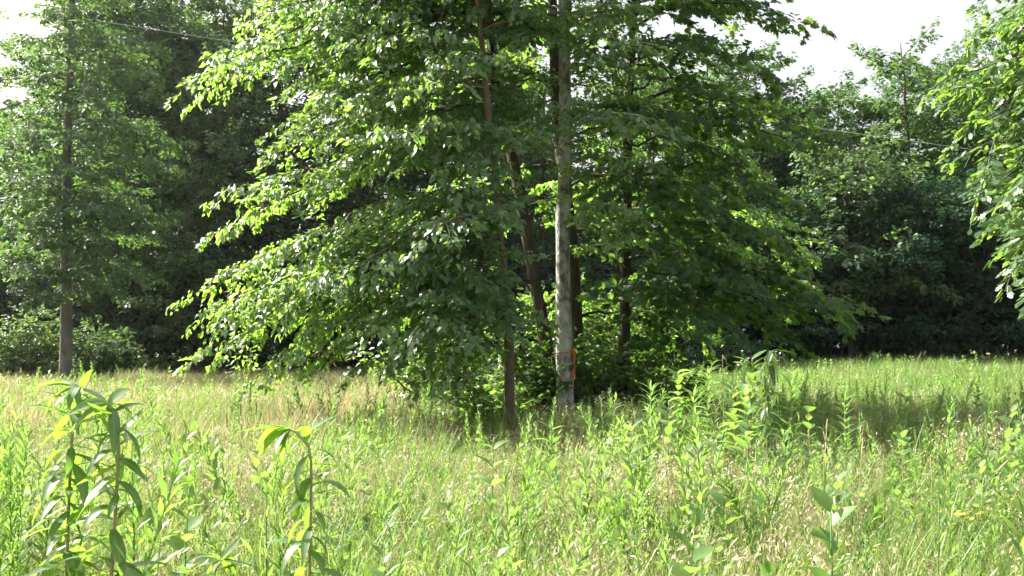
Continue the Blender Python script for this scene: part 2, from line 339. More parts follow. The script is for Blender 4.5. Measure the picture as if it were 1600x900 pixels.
# the single tree on the left, in front of the woods
near_tree(17, 'meadow_tree', 'single straight grey trunked tree standing before the woods at left',
          [102, (103, 560), (104, 400), (108, 200), (114, 0), (118, -200), (120, -420)], 34.0, .22, .03, 'grey_bark', 'far', LEAF4, .18, 40,
          [(230, 110, 32), (265, 260, 33), (20, 240, 32.5), (215, 430, 32), (-30, 330, 33), (30, 440, 31.8), (180, 330, 31.6), (60, 120, 32.4), (170, 180, 31.8), (240, 350, 33), (-10, 180, 34), (120, 60, 31.5), (90, 170, 31.4), (130, 270, 31.2), (85, 340, 31.5), (135, 390, 31.6), (110, -40, 31.8)],
          [(3.6, 17.5, 44, 3.4, 1.6, dict(rise=.25))], spacing=.34, off=.2, hang=.35, fill=True)

# ------------------------------------------------------------------ shrubs
def shrub(seed, label, x, d, h, wdt, leafmat='leaf', tpl=OVATE, size=.11, n=16, dens=24, group=None, name='shrub', z0=0):
    rng = np.random.default_rng(seed); c = at(x, 600, d); c[2] = gz(c[0], c[1]); stems = Geo(); fol = Geo(); B = []
    for i in range(n):
        az = rng.uniform(0, 6.28); f = rng.uniform(.35, 1); dv = np.array([math.cos(az), math.sin(az), 0])
        tip = c + dv * wdt * math.sqrt(rng.uniform(.05, 1)) * (1.15 - .5 * f) + UP * h * f
        B.append((c + dv * .08 - UP * .03, tip, h * .25 * rng.uniform(0, 1), .012 + .006 * h))
    grow(rng, B, stems, fol, tpl, size, dens, side=.36, off=.12, hang=.4, spacing=.2 if h < 4 else .34)
    root = empty(name, c, label, 'shrub', group)
    for nm, g, m, k in (('stems', stems, 'brown_bark', None), ('foliage', fol, leafmat, 'stuff')):
        g.V = [v - c for v in g.V]; obj(nm, g.mesh(nm), m, root, k)
    return root
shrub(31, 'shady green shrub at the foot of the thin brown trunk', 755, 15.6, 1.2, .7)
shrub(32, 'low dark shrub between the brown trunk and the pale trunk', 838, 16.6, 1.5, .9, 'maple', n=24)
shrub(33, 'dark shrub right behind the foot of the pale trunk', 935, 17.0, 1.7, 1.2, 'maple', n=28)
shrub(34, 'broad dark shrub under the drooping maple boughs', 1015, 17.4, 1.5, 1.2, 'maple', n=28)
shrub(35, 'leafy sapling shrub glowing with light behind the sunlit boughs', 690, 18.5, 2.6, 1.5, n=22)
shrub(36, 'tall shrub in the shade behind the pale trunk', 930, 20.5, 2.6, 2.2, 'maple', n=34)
shrub(37, 'rounded dark blue green shrub against the black wood edge', 1125, 38, 2.3, 2.0, 'farshade', size=.17, n=22, dens=18)
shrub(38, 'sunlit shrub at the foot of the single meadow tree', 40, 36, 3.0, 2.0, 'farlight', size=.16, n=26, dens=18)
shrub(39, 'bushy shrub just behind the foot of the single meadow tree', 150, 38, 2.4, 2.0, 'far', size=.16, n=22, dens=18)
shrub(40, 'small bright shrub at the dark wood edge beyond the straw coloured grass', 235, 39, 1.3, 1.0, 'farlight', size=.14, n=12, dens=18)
shrub(41, 'wide layered shrub with pale leaves low in the dark right woods', 1450, 43, 4.6, 3.6, 'farshade', size=.24, n=30, dens=11)

# ------------------------------------------------------------------ the woods behind
def wood_variant(seed, h, base, cr, leaf, n=40, size=.20, dens=56):
    "meshes of one kind of woodland tree, foot at the origin"
    rng = np.random.default_rng(seed); P = np.stack([np.cumsum(rng.normal(0, .09, 18)), np.cumsum(rng.normal(0, .09, 18)), np.linspace(-.1, h * .9, 18)], 1)
    P[0, :2] = 0; tg = trunk_geo(P, .010 * h + .03, .02, rng, 8); crown = Geo(); wood = Geo()
    B = spread(rng, P, base, h * .86, n, 0, 0, .75, .12, prof=lambda f: cr * (.72 + 1.1 * f * (1 - f)) * (1 - .55 * f ** 3))
    B = [(a, b, c, r * .8) for a, b, c, r in B]
    grow(rng, B, wood, crown, DIAM, size, dens, spacing=.5, side=.38, off=.3, hang=.35, flat=.5)
    return tg.mesh('trunk', True), wood.mesh('branches'), crown.mesh('crown'), h
KIND = {'tall': [(101, 22, 5, 3.8), (102, 24, 6.5, 4.0), (103, 20, 3.5, 3.6)], 'mid': [(104, 15.5, 1.8, 3.5), (105, 17, 2.4, 3.8)], 'low': [(106, 9, .8, 3.0), (107, 7.5, .6, 2.8)]}
VAR = {k: [wood_variant(s, h, b, r, None, n=58 if k == 'tall' else 48) for s, h, b, r in v] for k, v in KIND.items()}
MESHM = {}
def wood_tree(kind, i, x, d, top, label, leafmat, bark='dark_bark', group='trees of the woods behind the meadow', rot=None, wid=1.0):
    tm, wm, cm, h = VAR[kind][i]; c = at(x, 600, d); c[2] = gz(c[0], c[1])
    H = at(x, top, d)[2] - c[2]; s = H / h
    root = empty('woodland_tree', c, label, 'tree', group)
    root.scale = (s * wid, s * wid, s); root.rotation_euler = (0, 0, (x * 1.7 + d) if rot is None else rot)
    def mm(me, mat):
        k = (me.name, mat)
        if k not in MESHM:
            q = me if not me.materials else me.copy(); q.materials.clear(); q.materials.append(M[mat]); MESHM[k] = q
        return MESHM[k]
    t = obj('trunk', mm(tm, bark), None, root); obj('branches', mm(wm, bark), None, t, 'stuff'); obj('crown', mm(cm, leafmat), None, root, 'stuff')
# left woods
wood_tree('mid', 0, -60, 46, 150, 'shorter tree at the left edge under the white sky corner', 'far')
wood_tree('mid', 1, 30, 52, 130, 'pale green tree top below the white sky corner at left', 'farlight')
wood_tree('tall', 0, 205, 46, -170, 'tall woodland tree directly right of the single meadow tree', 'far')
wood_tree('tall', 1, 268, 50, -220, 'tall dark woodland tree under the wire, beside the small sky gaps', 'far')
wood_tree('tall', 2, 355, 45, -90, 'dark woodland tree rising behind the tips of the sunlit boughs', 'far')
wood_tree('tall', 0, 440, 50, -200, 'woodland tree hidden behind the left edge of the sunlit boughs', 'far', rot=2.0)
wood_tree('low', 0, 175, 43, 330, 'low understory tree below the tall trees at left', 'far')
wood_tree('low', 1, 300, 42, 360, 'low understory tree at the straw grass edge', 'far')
wood_tree('low', 0, 430, 43, 330, 'low understory tree in the gap under the sunlit boughs', 'farshade', rot=1.0)
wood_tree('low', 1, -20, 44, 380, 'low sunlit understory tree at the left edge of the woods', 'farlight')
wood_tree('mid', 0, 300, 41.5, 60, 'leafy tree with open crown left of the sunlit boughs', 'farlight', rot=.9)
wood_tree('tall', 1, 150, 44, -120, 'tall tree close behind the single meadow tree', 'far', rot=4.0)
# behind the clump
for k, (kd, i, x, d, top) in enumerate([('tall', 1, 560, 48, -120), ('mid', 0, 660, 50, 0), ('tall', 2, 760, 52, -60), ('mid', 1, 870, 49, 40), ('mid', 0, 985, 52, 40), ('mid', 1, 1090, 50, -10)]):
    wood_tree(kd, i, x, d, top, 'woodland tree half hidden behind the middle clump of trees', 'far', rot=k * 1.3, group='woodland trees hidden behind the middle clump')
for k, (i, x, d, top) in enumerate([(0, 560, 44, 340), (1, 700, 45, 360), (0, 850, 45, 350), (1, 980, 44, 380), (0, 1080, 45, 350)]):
    wood_tree('low', i, x, d, top, 'low understory tree seen through the middle clump of trees', 'farshade', rot=k * 2.1, group='understory trees behind the middle clump')
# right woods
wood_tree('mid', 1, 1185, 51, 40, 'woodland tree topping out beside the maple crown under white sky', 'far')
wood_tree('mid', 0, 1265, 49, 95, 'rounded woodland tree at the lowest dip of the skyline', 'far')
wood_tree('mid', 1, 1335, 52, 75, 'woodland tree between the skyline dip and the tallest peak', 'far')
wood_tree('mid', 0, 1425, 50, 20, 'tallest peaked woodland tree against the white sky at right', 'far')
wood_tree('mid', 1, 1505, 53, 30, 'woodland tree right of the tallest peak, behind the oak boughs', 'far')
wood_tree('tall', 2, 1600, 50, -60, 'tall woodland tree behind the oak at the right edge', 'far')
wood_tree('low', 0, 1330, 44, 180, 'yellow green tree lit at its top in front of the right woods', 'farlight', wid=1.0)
wood_tree('low', 1, 1215, 44, 290, 'dark low tree beside the drooping maple boughs', 'farshade')
wood_tree('low', 0, 1430, 43, 260, 'dark dense tree in the middle of the right wood edge', 'farshade', rot=.6)
wood_tree('low', 1, 1530, 43, 250, 'dark dense tree below the oak boughs at right', 'farshade')
wood_tree('low', 0, 1640, 44, 230, 'dark dense tree at the far right wood edge', 'farshade', rot=2.4)
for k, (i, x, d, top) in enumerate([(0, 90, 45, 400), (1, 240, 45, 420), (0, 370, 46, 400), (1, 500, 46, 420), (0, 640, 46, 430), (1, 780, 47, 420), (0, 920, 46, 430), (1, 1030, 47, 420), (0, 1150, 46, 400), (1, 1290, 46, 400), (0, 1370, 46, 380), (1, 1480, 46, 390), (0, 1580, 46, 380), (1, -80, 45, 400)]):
    wood_tree('low', i, x, d, top, 'dark bush of the thicket along the shaded foot of the woods', 'farshade', rot=k * 1.7, group='thicket along the wood edge', wid=1.5)
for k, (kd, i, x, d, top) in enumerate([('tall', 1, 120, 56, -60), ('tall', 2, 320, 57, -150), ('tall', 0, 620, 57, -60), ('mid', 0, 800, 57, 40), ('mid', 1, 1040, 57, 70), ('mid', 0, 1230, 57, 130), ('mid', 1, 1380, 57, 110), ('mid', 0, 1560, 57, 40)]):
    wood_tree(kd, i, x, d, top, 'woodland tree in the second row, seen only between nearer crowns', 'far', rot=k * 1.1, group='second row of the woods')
# farther woods that read as one mass
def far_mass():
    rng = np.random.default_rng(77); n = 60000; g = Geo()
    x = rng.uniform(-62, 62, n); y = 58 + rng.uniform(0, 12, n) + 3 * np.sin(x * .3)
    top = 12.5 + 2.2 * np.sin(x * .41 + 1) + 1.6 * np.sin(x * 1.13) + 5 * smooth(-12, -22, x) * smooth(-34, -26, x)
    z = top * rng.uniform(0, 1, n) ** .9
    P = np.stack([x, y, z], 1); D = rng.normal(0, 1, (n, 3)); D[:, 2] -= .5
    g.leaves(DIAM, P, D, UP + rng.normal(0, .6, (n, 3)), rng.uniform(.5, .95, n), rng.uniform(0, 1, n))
    obj('distant_woods', g.mesh('distant_woods'), 'farshade', None, 'stuff', 'dim mass of trees deep in the woods behind the meadow', 'woods')
far_mass()

# ------------------------------------------------------------------ meadow
def blade(g, rng, base, h, wd, lean, az, tint, seg=3):
    dv = np.array([math.cos(az), math.sin(az), 0]); lt = np.array([-dv[1], dv[0], 0])
    t = np.linspace(0, 1, seg + 1); c = base + np.outer(t * h * (1 - .25 * lean * t), UP) + np.outer(lean * h * t ** 2, dv)
    w = wd * (1 - t ** 2 * .9) / 2; V = np.concatenate([c + lt * w[:, None], c - lt * w[:, None]]); k = seg + 1
    F = [f for i in range(seg) for f in ((i, i + 1, k + i), (i + 1, k + i + 1, k + i))]
    g.add(V, F, tint); return c
def tuft_grass(seed, n=26, h=(.28, .6), wd=.006, r=.11, lean=(.1, .6)):
    rng = np.random.default_rng(seed); g = Geo()
    for _ in range(n):
        a = rng.uniform(0, 6.28); q = r * math.sqrt(rng.uniform())
        blade(g, rng, np.array([q * math.cos(a), q * math.sin(a), -.02]), rng.uniform(*h), wd * rng.uniform(.6, 1.3), rng.uniform(*lean), rng.uniform(0, 6.28), rng.uniform())
    return g.mesh('tuft')
def tuft_brome(seed, n=7, h=(.45, .72)):
    rng = np.random.default_rng(seed); g = Geo()
    for _ in range(n):
        a = rng.uniform(0, 6.28); q = .1 * math.sqrt(rng.uniform()); az = rng.uniform(0, 6.28); tn = rng.uniform()
        c = blade(g, rng, np.array([q * math.cos(a), q * math.sin(a), -.02]), rng.uniform(*h), .0028, rng.uniform(.1, .35), az, tn * .5, 4)
        m = rng.integers(9, 16); u = rng.uniform(.72, 1.0, m); tip = c[-1]; p = c[3] + (tip - c[3]) * ((u - .72) / .28)[:, None]
        dv = np.array([math.cos(az), math.sin(az), 0])
        p = p + rng.normal(0, .018, (m, 3)) + dv * .02 - UP * rng.uniform(0, .05, m)[:, None]
        D = dv * .5 + rng.normal(0, .35, (m, 3)) - UP * rng.uniform(.3, 1.0, m)[:, None]
        g.leaves((np.array([(0, 0, 0), (.5, .13, .03), (.5, -.13, .03), (1, 0, 0)]), NARROW[1]), p, D, rng.normal(0, 1, (m, 3)), rng.uniform(.022, .036, m), np.clip(tn + rng.normal(0, .2, m), 0, 1))
    return g.mesh('brome')
def spike_weed(seed, h=.8, leaf=.065, n=70, wd=1.0):
    rng = np.random.default_rng(seed); g = Geo(); lean = rng.uniform(-.06, .06, 2)
    t = np.linspace(0, 1, 7); c = np.stack([lean[0] * t ** 2 * h, lean[1] * t ** 2 * h, t * h - .02], 1); g.tube(c, np.linspace(.004, .0015, 7), 4, .3)
    u = np.linspace(.2, 1, n) ** .85; P = np.stack([np.interp(u, t, c[:, i]) for i in range(3)], 1); az = np.arange(n) * 2.4 + rng.uniform(0, 6)
    D = np.stack([np.cos(az), np.sin(az), rng.uniform(.5, 1.3, n) + u], 1)
    g.leaves((NARROW[0] * [1, wd, 1], NARROW[1]), P, D, UP + rng.normal(0, .3, (n, 3)), leaf * rng.uniform(.7, 1.2, n) * (1.15 - .65 * u ** 3), rng.uniform(.1, .9, n))
    return g.mesh('spike_weed')
def forb(seed, h=.45, n=12, leaf=.07, tpl=OVATE):
    rng = np.random.default_rng(seed); g = Geo(); l = rng.uniform(-.1, .1, 2)
    t = np.linspace(0, 1, 5); c = np.stack([l[0] * t * h, l[1] * t * h, t * h - .02], 1); g.tube(c, np.linspace(.003, .0015, 5), 4, .3)
    u = np.linspace(.25, 1, n); P = np.stack([np.interp(u, t, c[:, i]) for i in range(3)], 1); az = np.arange(n) * 2.3 + rng.uniform(0, 6)
    D = np.stack([np.cos(az), np.sin(az), rng.uniform(-.1, .7, n) + .8 * u ** 3], 1)
    g.leaves(tpl, P, D, UP + rng.normal(0, .3, (n, 3)), leaf * rng.uniform(.7, 1.2, n) * (1.1 - .4 * u), rng.uniform(0, 1, n)); return g.mesh('forb')
def dock(seed, h=.6):
    rng = np.random.default_rng(seed); g = Geo()
    for _ in range(3):
        a = rng.uniform(0, 6.28); c = blade(g, rng, np.array([.05 * math.cos(a), .05 * math.sin(a), -.02]), h * rng.uniform(.7, 1.1), .003, rng.uniform(.02, .15), a, .4, 4)
        m = 22; u = rng.uniform(0, 1, m); p = c[2] + (c[4] - c[2]) * u[:, None] + rng.normal(0, .006, (m, 3))
        g.leaves(NARROW, p, rng.normal(0, .5, (m, 3)) + UP, rng.normal(0, 1, (m, 3)), rng.uniform(.015, .03, m), rng.uniform(0, 1, m))
    return g.mesh('dock')
def feather(seed):
    rng = np.random.default_rng(seed); g = Geo()
    for _ in range(44):
        a = rng.uniform(0, 6.28); q = .32 * math.sqrt(rng.uniform())
        blade(g, rng, np.array([q * math.cos(a), q * math.sin(a), -.02]), rng.uniform(.3, .62), .009 * rng.uniform(.7, 1.5), rng.uniform(.1, .6), rng.uniform(0, 6.28), rng.uniform(), 3)
    return g.mesh('feather')

def scatter(name, variants, mat, label, cat, pts, rng, smin, smax, tilt=.12):
    "one uncountable mass: shared tufts set out on the ground points"
    pts = np.asarray(pts); n = len(pts); pts[:, 2] = gz(pts[:, 0], pts[:, 1])
    me = bpy.data.meshes.new(name); me.vertices.add(n); me.vertices.foreach_set('co', pts.astype(np.float32).ravel())
    a = me.attributes.new('rot', 'FLOAT_VECTOR', 'POINT'); r = np.stack([rng.normal(0, tilt, n), rng.normal(0, tilt, n), rng.uniform(0, 6.28, n)], 1); a.data.foreach_set('vector', r.astype(np.float32).ravel())
    a = me.attributes.new('scl', 'FLOAT', 'POINT'); a.data.foreach_set('value', (rng.uniform(smin, smax, n) * (.68 + .64 * pn(pts[:, 0], pts[:, 1], 1.9, len(name)))).astype(np.float32))
    a = me.attributes.new('pick', 'INT', 'POINT'); a.data.foreach_set('value', rng.integers(0, len(variants), n).astype(np.int32))
    o = obj(name, me, None, None, 'stuff', label, cat)
    ng = bpy.data.node_groups.new(name, 'GeometryNodeTree')
    ng.interface.new_socket('Geometry', in_out='INPUT', socket_type='NodeSocketGeometry'); ng.interface.new_socket('Geometry', in_out='OUTPUT', socket_type='NodeSocketGeometry')
    N, L = ng.nodes.new, ng.links.new; gi, go = N('NodeGroupInput'), N('NodeGroupOutput')
    iop = N('GeometryNodeInstanceOnPoints'); iop.inputs['Pick Instance'].default_value = True; L(gi.outputs[0], iop.inputs['Points'])
    jn = N('GeometryNodeJoinGeometry')
    for v in reversed(variants):
        if not v.materials: v.materials.append(M[mat])
        vo = bpy.data.objects.new(name + '_tuft', v)
        oi = N('GeometryNodeObjectInfo'); oi.inputs['Object'].default_value = vo; oi.inputs['As Instance'].default_value = True
        L(oi.outputs['Geometry'], jn.inputs[0])
    L(jn.outputs[0], iop.inputs['Instance'])
    def na(nm, ty, out, inp):
        q = N('GeometryNodeInputNamedAttribute'); q.data_type = ty; q.inputs[0].default_value = nm
        L(q.outputs[0], inp)
    na('pick', 'INT', 0, iop.inputs['Instance Index']); na('scl', 'FLOAT', 0, iop.inputs['Scale'])
    e2r = N('FunctionNodeEulerToRotation'); na('rot', 'FLOAT_VECTOR', 0, e2r.inputs[0]); L(e2r.outputs[0], iop.inputs['Rotation'])
    L(iop.outputs[0], go.inputs[0])
    md = o.modifiers.new('scatter', 'NODES'); md.node_group = ng
    return o

def field(rng, dens, y0, y1, marg=2.5, patch=None):
    "points on the meadow; dens(x, y) tufts per square metre"
    out = []
    ys = np.linspace(y0, y1, 40)
    for a, b in zip(ys[:-1], ys[1:]):
        hw = .56 * b + marg; mx = dens((a + b) / 2); n = rng.poisson(mx * 2 * hw * (b - a))
        x = rng.uniform(-hw, hw, n); y = rng.uniform(a, b, n)
        if patch is not None:
            k = rng.uniform(0, 1, n) < patch(x, y); x, y = x[k], y[k]
        out.append(np.stack([x, y, 0 * x], 1))
    return np.vstack(out)
def pn(x, y, s, o):
    return .5 + .25 * (np.sin(x * s + o) + np.sin(y * s * 1.3 + o * 2 + .7 * np.sin(x * s * .6))) 
rg = np.random.default_rng(5)
EDGE = 45.5
nearfar = lambda a, b: (lambda y: a if y < 9 else b)
const = lambda a: (lambda y: a)
scatter('green_grass', [tuft_grass(s, 46, (.25, .6), .006, .17) for s in (1, 2, 3, 4)], 'grass', 'fresh yellow green grass filling the near meadow', 'grass',
        field(rg, nearfar(34, 25), 2.6, 17), rg, .6, 1.3)
scatter('far_meadow_grass', [tuft_grass(s, 90, (.25, .6), .011, .34) for s in (21, 22, 23)], 'grass', 'yellow green grass filling the far half of the meadow', 'grass',
        field(rg, const(7), 16, EDGE, patch=lambda x, y: .35 + .65 * smooth(-3, 2, x)), rg, .7, 1.25)
scatter('brome_grass', [tuft_brome(s, 12) for s in (5, 6, 7, 8)], 'straw', 'dry straw coloured seeding grass nodding through the meadow', 'dry grass',
        field(rg, nearfar(30, 10), 2.8, 22, patch=lambda x, y: np.clip((pn(x, y, 1.6, .4) - .3) * 1.7, .15, 1)), rg, .7, 1.15)
scatter('meadow_weeds', [spike_weed(s, .46 + .08 * (s % 5), .06 + .012 * (s % 4), 40 + 9 * (s % 3), 1.0 + .35 * (s % 3)) for s in range(9, 17)], 'forb', 'upright narrow leaved green weeds crowding the meadow', 'weeds',
        field(rg, nearfar(28, 17), 2.8, 24, patch=lambda x, y: np.clip((pn(x, y, 1.3, 2) - .1) * 1.5 + .35 * (x < -.36 * y), .15, 1)), rg, .5, 1.3, tilt=.22)
scatter('leafy_ground_cover', [forb(s, .40 + .07 * (s % 4), 12 + s % 5, .06 + .018 * (s % 4), (OVATE, LEAF4, OVATE, NARROW)[s % 4]) for s in (13, 14, 15, 16, 17, 18)], 'forb', 'small leafy plants mixed through the meadow grass', 'ground cover',
        field(rg, nearfar(18, 9), 2.8, EDGE, patch=lambda x, y: np.clip(.4 + .75 * smooth(0, 5, x), 0, 1)), rg, .6, 1.35)
scatter('rusty_dry_stalks', [dock(s) for s in (16, 17)], 'rust', 'rusty brown dry stalks scattered through the grass', 'dry stalks',
        field(rg, nearfar(11, 5), 3, 24, patch=lambda x, y: np.clip((pn(x, y, 1.9, 4) - .3) * 2, 0, 1)), rg, .7, 1.1)
scatter('feathery_straw_grass', [feather(s) for s in (18, 19, 20)], 'feather', 'pale feathery straw grass in the sunny strip before the left woods', 'dry grass',
        field(rg, const(12), 12, EDGE, patch=lambda x, y: smooth(1.5, -2.5, x) * .92 + .08), rg, .8, 1.3)

# ------------------------------------------------------------------ single plants of the meadow
def lance(width, curve, fold=.25, seg=6, belly=.42):
    t = np.linspace(0, 1, seg + 1); w = width * np.sin(np.pi * np.clip(t, .03, .985) ** (math.log(.5) / math.log(belly))) ** .8 * .5
    ang = curve * t; dx = np.cos(ang); dz = -np.sin(ang); x = np.r_[0, np.cumsum((dx[1:] + dx[:-1]) / 2)] / seg; z = np.r_[0, np.cumsum((dz[1:] + dz[:-1]) / 2)] / seg
    V = np.concatenate([np.stack([x, w, z + fold * w], 1), np.stack([x, 0 * w, z], 1), np.stack([x, -w, z + fold * w], 1)]); k = seg + 1
    F = [f for b in (0, k) for i in range(seg) for f in ((b + i, b + k + i, b + i + 1), (b + i + 1, b + k + i, b + k + i + 1))]
    return V, F, np.r_[np.ones(k), np.zeros(k), np.ones(k)]
LEAFM = {}
def leaf_set(key, mat, width, curves):
    if key not in LEAFM:
        ms = []
        for i, c in enumerate(curves):
            V, F, ac = lance(width * (.9 + .08 * (i % 3)), c, .2 + .1 * (i % 3))
            V[:, 1] += .05 * np.sin(V[:, 0] * 3 + i) * (1 if i % 2 else -1) * .6
            me = tri_mesh('leaf', V, F, np.full(len(V), (i * .37) % 1), ac, True); me.materials.append(M[mat]); ms.append(me)
        LEAFM[key] = ms
    return LEAFM[key]
def put_leaf(root, me, p, D, Nn, s):
    D = Vector(D).normalized(); Nn = Vector(Nn); Nn = (Nn - Nn.dot(D) * D).normalized(); B = Nn.cross(D)
    m = Matrix((D, B, Nn)).transposed().to_4x4(); m = Matrix.Translation(Vector(p)) @ m @ Matrix.Scale(s, 4)
    o = obj('leaf', me, None, root); o.matrix_local = m; return o
def plant(seed, name, label, cat, x, top, d, leafkey, nleaf, ll, style, group=None, r=.006, nod=0, t0=.15, bend=0.0, whorl=1, stemmat='tanstem'):
    rng = np.random.default_rng(seed); tipw = at(x, top, d); base = tipw.copy(); base[0] += rng.uniform(-.03, .03) + bend; base[2] = gz(base[0], base[1]); H = tipw[2] - base[2]
    root = empty(name, base, label, cat, group); ms = leaf_set(*leafkey)
    t = np.linspace(0, 1, 26); sx = (tipw[0] - base[0]) * t ** 1.1 + .004 * np.sin(t * 7 + seed)
    c = np.stack([sx + nod * smooth(.9, 1, t) * .09, .01 * np.sin(t * 5 + seed), t * H - .02 - abs(nod) * .05 * smooth(.95, 1, t)], 1)
    g = Geo(); g.tube(c, r * (1 - .55 * t), 6, .4); obj('stem', g.mesh('stem', True), stemmat, root)
    az = rng.uniform(0, 6.28)
    for i in range(nleaf):
        u = t0 + (1 - t0) * (i // whorl * whorl + .6) / nleaf; az += (2.4 if whorl == 1 else 6.283 / whorl + (.5 if i % whorl == 0 else 0)) + rng.uniform(-.25, .25)
        p = lerp(c, min(u, 1)); o = np.array([math.cos(az), math.sin(az), 0])
        if style == 'arch': up, s = rng.uniform(-.6, .9), ll * (1.1 - .35 * u) * rng.uniform(.6, 1.12)
        elif style == 'droop': up, s = rng.uniform(-1.1, .35), ll * rng.uniform(.7, 1.15)
        elif style == 'whorl': up, s = rng.uniform(.3, .8) + .9 * u ** 3, ll * (1.15 - .45 * u) * rng.uniform(.85, 1.1)
        else: up, s = rng.uniform(.5, 1.2), ll * (1.1 - .3 * u) * rng.uniform(.8, 1.15)
        put_leaf(root, ms[rng.integers(len(ms))], p, o + UP * up, UP - o * up * .5 + rng.normal(0, .18, 3), s)
    if nod:
        for i in range(7):
            a = rng.uniform(0, 6.28); o = np.array([math.cos(a) + nod * .9, math.sin(a), 0])
            put_leaf(root, ms[rng.integers(len(ms))], c[-1], o + UP * rng.uniform(-.5, .5), UP + rng.normal(0, .2, 3), ll * rng.uniform(.55, .85))
    return root
SUN = ('sun', 'tall', .215, (.3, .9, 1.5, 1.8, .6, 1.1, .1)); IRON = ('iron', 'forb', .13, (.3, .7, 1.0)); MILK = ('milk', 'forb', .42, (.3, .6, .9)); DROOP = ('droop', 'shaded_hangleaf', .2, (.5, 1.1, 1.7))
plant(1, 'tall_leafy_plant', 'tallest leafy plant at bottom left with bright arching top leaves', 'plant', 115, 590, 3.1, SUN, 84, .215, 'arch', r=.0085, nod=.25, t0=.42)
plant(2, 'tall_leafy_plant', 'second tall leafy plant from the left with bare brown stem and nodding tip', 'plant', 186, 612, 2.95, SUN, 60, .205, 'arch', r=.0085, nod=-.35, t0=.42)
plant(3, 'tall_leafy_plant', 'lone tall leafy plant with crooked nodding tip left of centre', 'plant', 486, 640, 3.15, SUN, 48, .2, 'arch', r=.0085, nod=-.8, t0=.42, bend=.02)
plant(4, 'tall_leafy_plant', 'short broad leaved plant peeping up at the bottom edge', 'plant', 335, 858, 3.4, SUN, 34, .19, 'arch', r=.006, nod=.3, t0=.4)
plant(5, 'drooping_plant', 'shade darkened tall plant with hanging leaves before the right field', 'plant', 1200, 540, 8, DROOP, 44, .24, 'droop', r=.008, nod=.4)
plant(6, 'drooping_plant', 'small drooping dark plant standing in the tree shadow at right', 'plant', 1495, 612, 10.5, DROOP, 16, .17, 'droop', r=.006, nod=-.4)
plant(7, 'whorled_weed', 'whorled narrow leaved weed before the dark shrubs, right of the pale trunk', 'plant', 1016, 600, 9, IRON, 75, .21, 'whorl', whorl=5, t0=.35)
plant(8, 'whorled_weed', 'whorled narrow leaved weed rising highest beside the drooping plant', 'plant', 1105, 572, 9.4, IRON, 75, .21, 'whorl', whorl=5, t0=.35)
plant(9, 'whorled_weed', 'whorled narrow leaved weed below the drooping plant', 'plant', 1225, 668, 7.4, IRON, 60, .18, 'whorl', whorl=5, t0=.3)
plant(10, 'broad_leaved_plant', 'broad leaved plant in front of the two tall whorled weeds', 'plant', 1145, 598, 8.4, MILK, 30, .19, 'up', whorl=2)
plant(11, 'broad_leaved_plant', 'broad leaved plant with pale leaves lower right of the dark shrubs', 'plant', 1122, 655, 6.8, MILK, 24, .17, 'up', whorl=2)
plant(12, 'broad_leaved_plant', 'single broad leaved plant in the grass below the thin brown trunk', 'plant', 772, 678, 6.3, MILK, 14, .17, 'up', whorl=2)
plant(13, 'broad_leaved_plant', 'big bright leaf plant low in the grass right of centre', 'plant', 1132, 740, 5.4, MILK, 14, .18, 'up', whorl=2)
plant(14, 'broad_leaved_plant', 'broad leaved plant between the whorled weeds and the tree shadow', 'plant', 1262, 630, 8.2, MILK, 24, .17, 'up', whorl=2)
plant(15, 'broad_leaved_plant', 'dark round leaved plant on the lit edge of the tree shadow', 'plant', 1285, 606, 12, MILK, 26, .2, 'up', whorl=2)
plant(16, 'broad_leaved_plant', 'leafy plant in front of the pale trunk foot', 'plant', 862, 655, 7.6, MILK, 16, .16, 'up', whorl=2)
plant(17, 'broad_leaved_plant', 'low leafy plant at the bottom edge below the brown trunk', 'plant', 735, 855, 4.6, MILK, 8, .10, 'up', whorl=2)
for k, (x, top, d, key, n, ll, st, lb) in enumerate([
    (1060, 596, 9.0, MILK, 35, 0.196, 'up', 'leafy plant between the two tall whorled weeds'), (1085, 624, 7.8, IRON, 75, 0.207, 'whorl', 'low whorled weed in front of the leafy clump'),
    (1175, 574, 8.8, MILK, 37, 0.207, 'up', 'bushy leafy plant just left of the tall drooping plant'), (1235, 596, 8.6, IRON, 75, 0.218, 'whorl', 'whorled weed just right of the tall drooping plant'),
    (1165, 624, 7.4, MILK, 32, 0.196, 'up', 'leafy plant in the middle of the weed clump'), (1045, 639, 7.2, MILK, 25, 0.172, 'up', 'pale leafy plant at the near left end of the weed clump'),
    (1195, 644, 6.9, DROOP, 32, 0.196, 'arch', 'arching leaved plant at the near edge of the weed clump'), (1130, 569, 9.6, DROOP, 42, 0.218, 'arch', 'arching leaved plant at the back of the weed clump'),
    (1320, 624, 8.6, IRON, 62, 0.196, 'whorl', 'narrow leaved weed alone in the tree shadow'), (960, 639, 7.4, IRON, 56, 0.172, 'whorl', 'narrow leaved weed below the tallest spike weed'),
    (985, 674, 6.2, MILK, 20, 0.161, 'up', 'small leafy plant in the bright grass below the dark shrubs'), (1410, 674, 7.0, MILK, 20, 0.161, 'up', 'leafy plant at the near edge of the tree shadow'),
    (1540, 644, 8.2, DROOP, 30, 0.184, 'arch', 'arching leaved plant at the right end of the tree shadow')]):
    plant(60 + k, 'leafy_weed', lb, 'plant', x, top - (18 if x < 1250 else 4), d, key, n, ll, st, whorl={'whorl': 5, 'up': 2, 'arch': 1}[st], t0=.3, group='leafy weeds right of the tree clump')
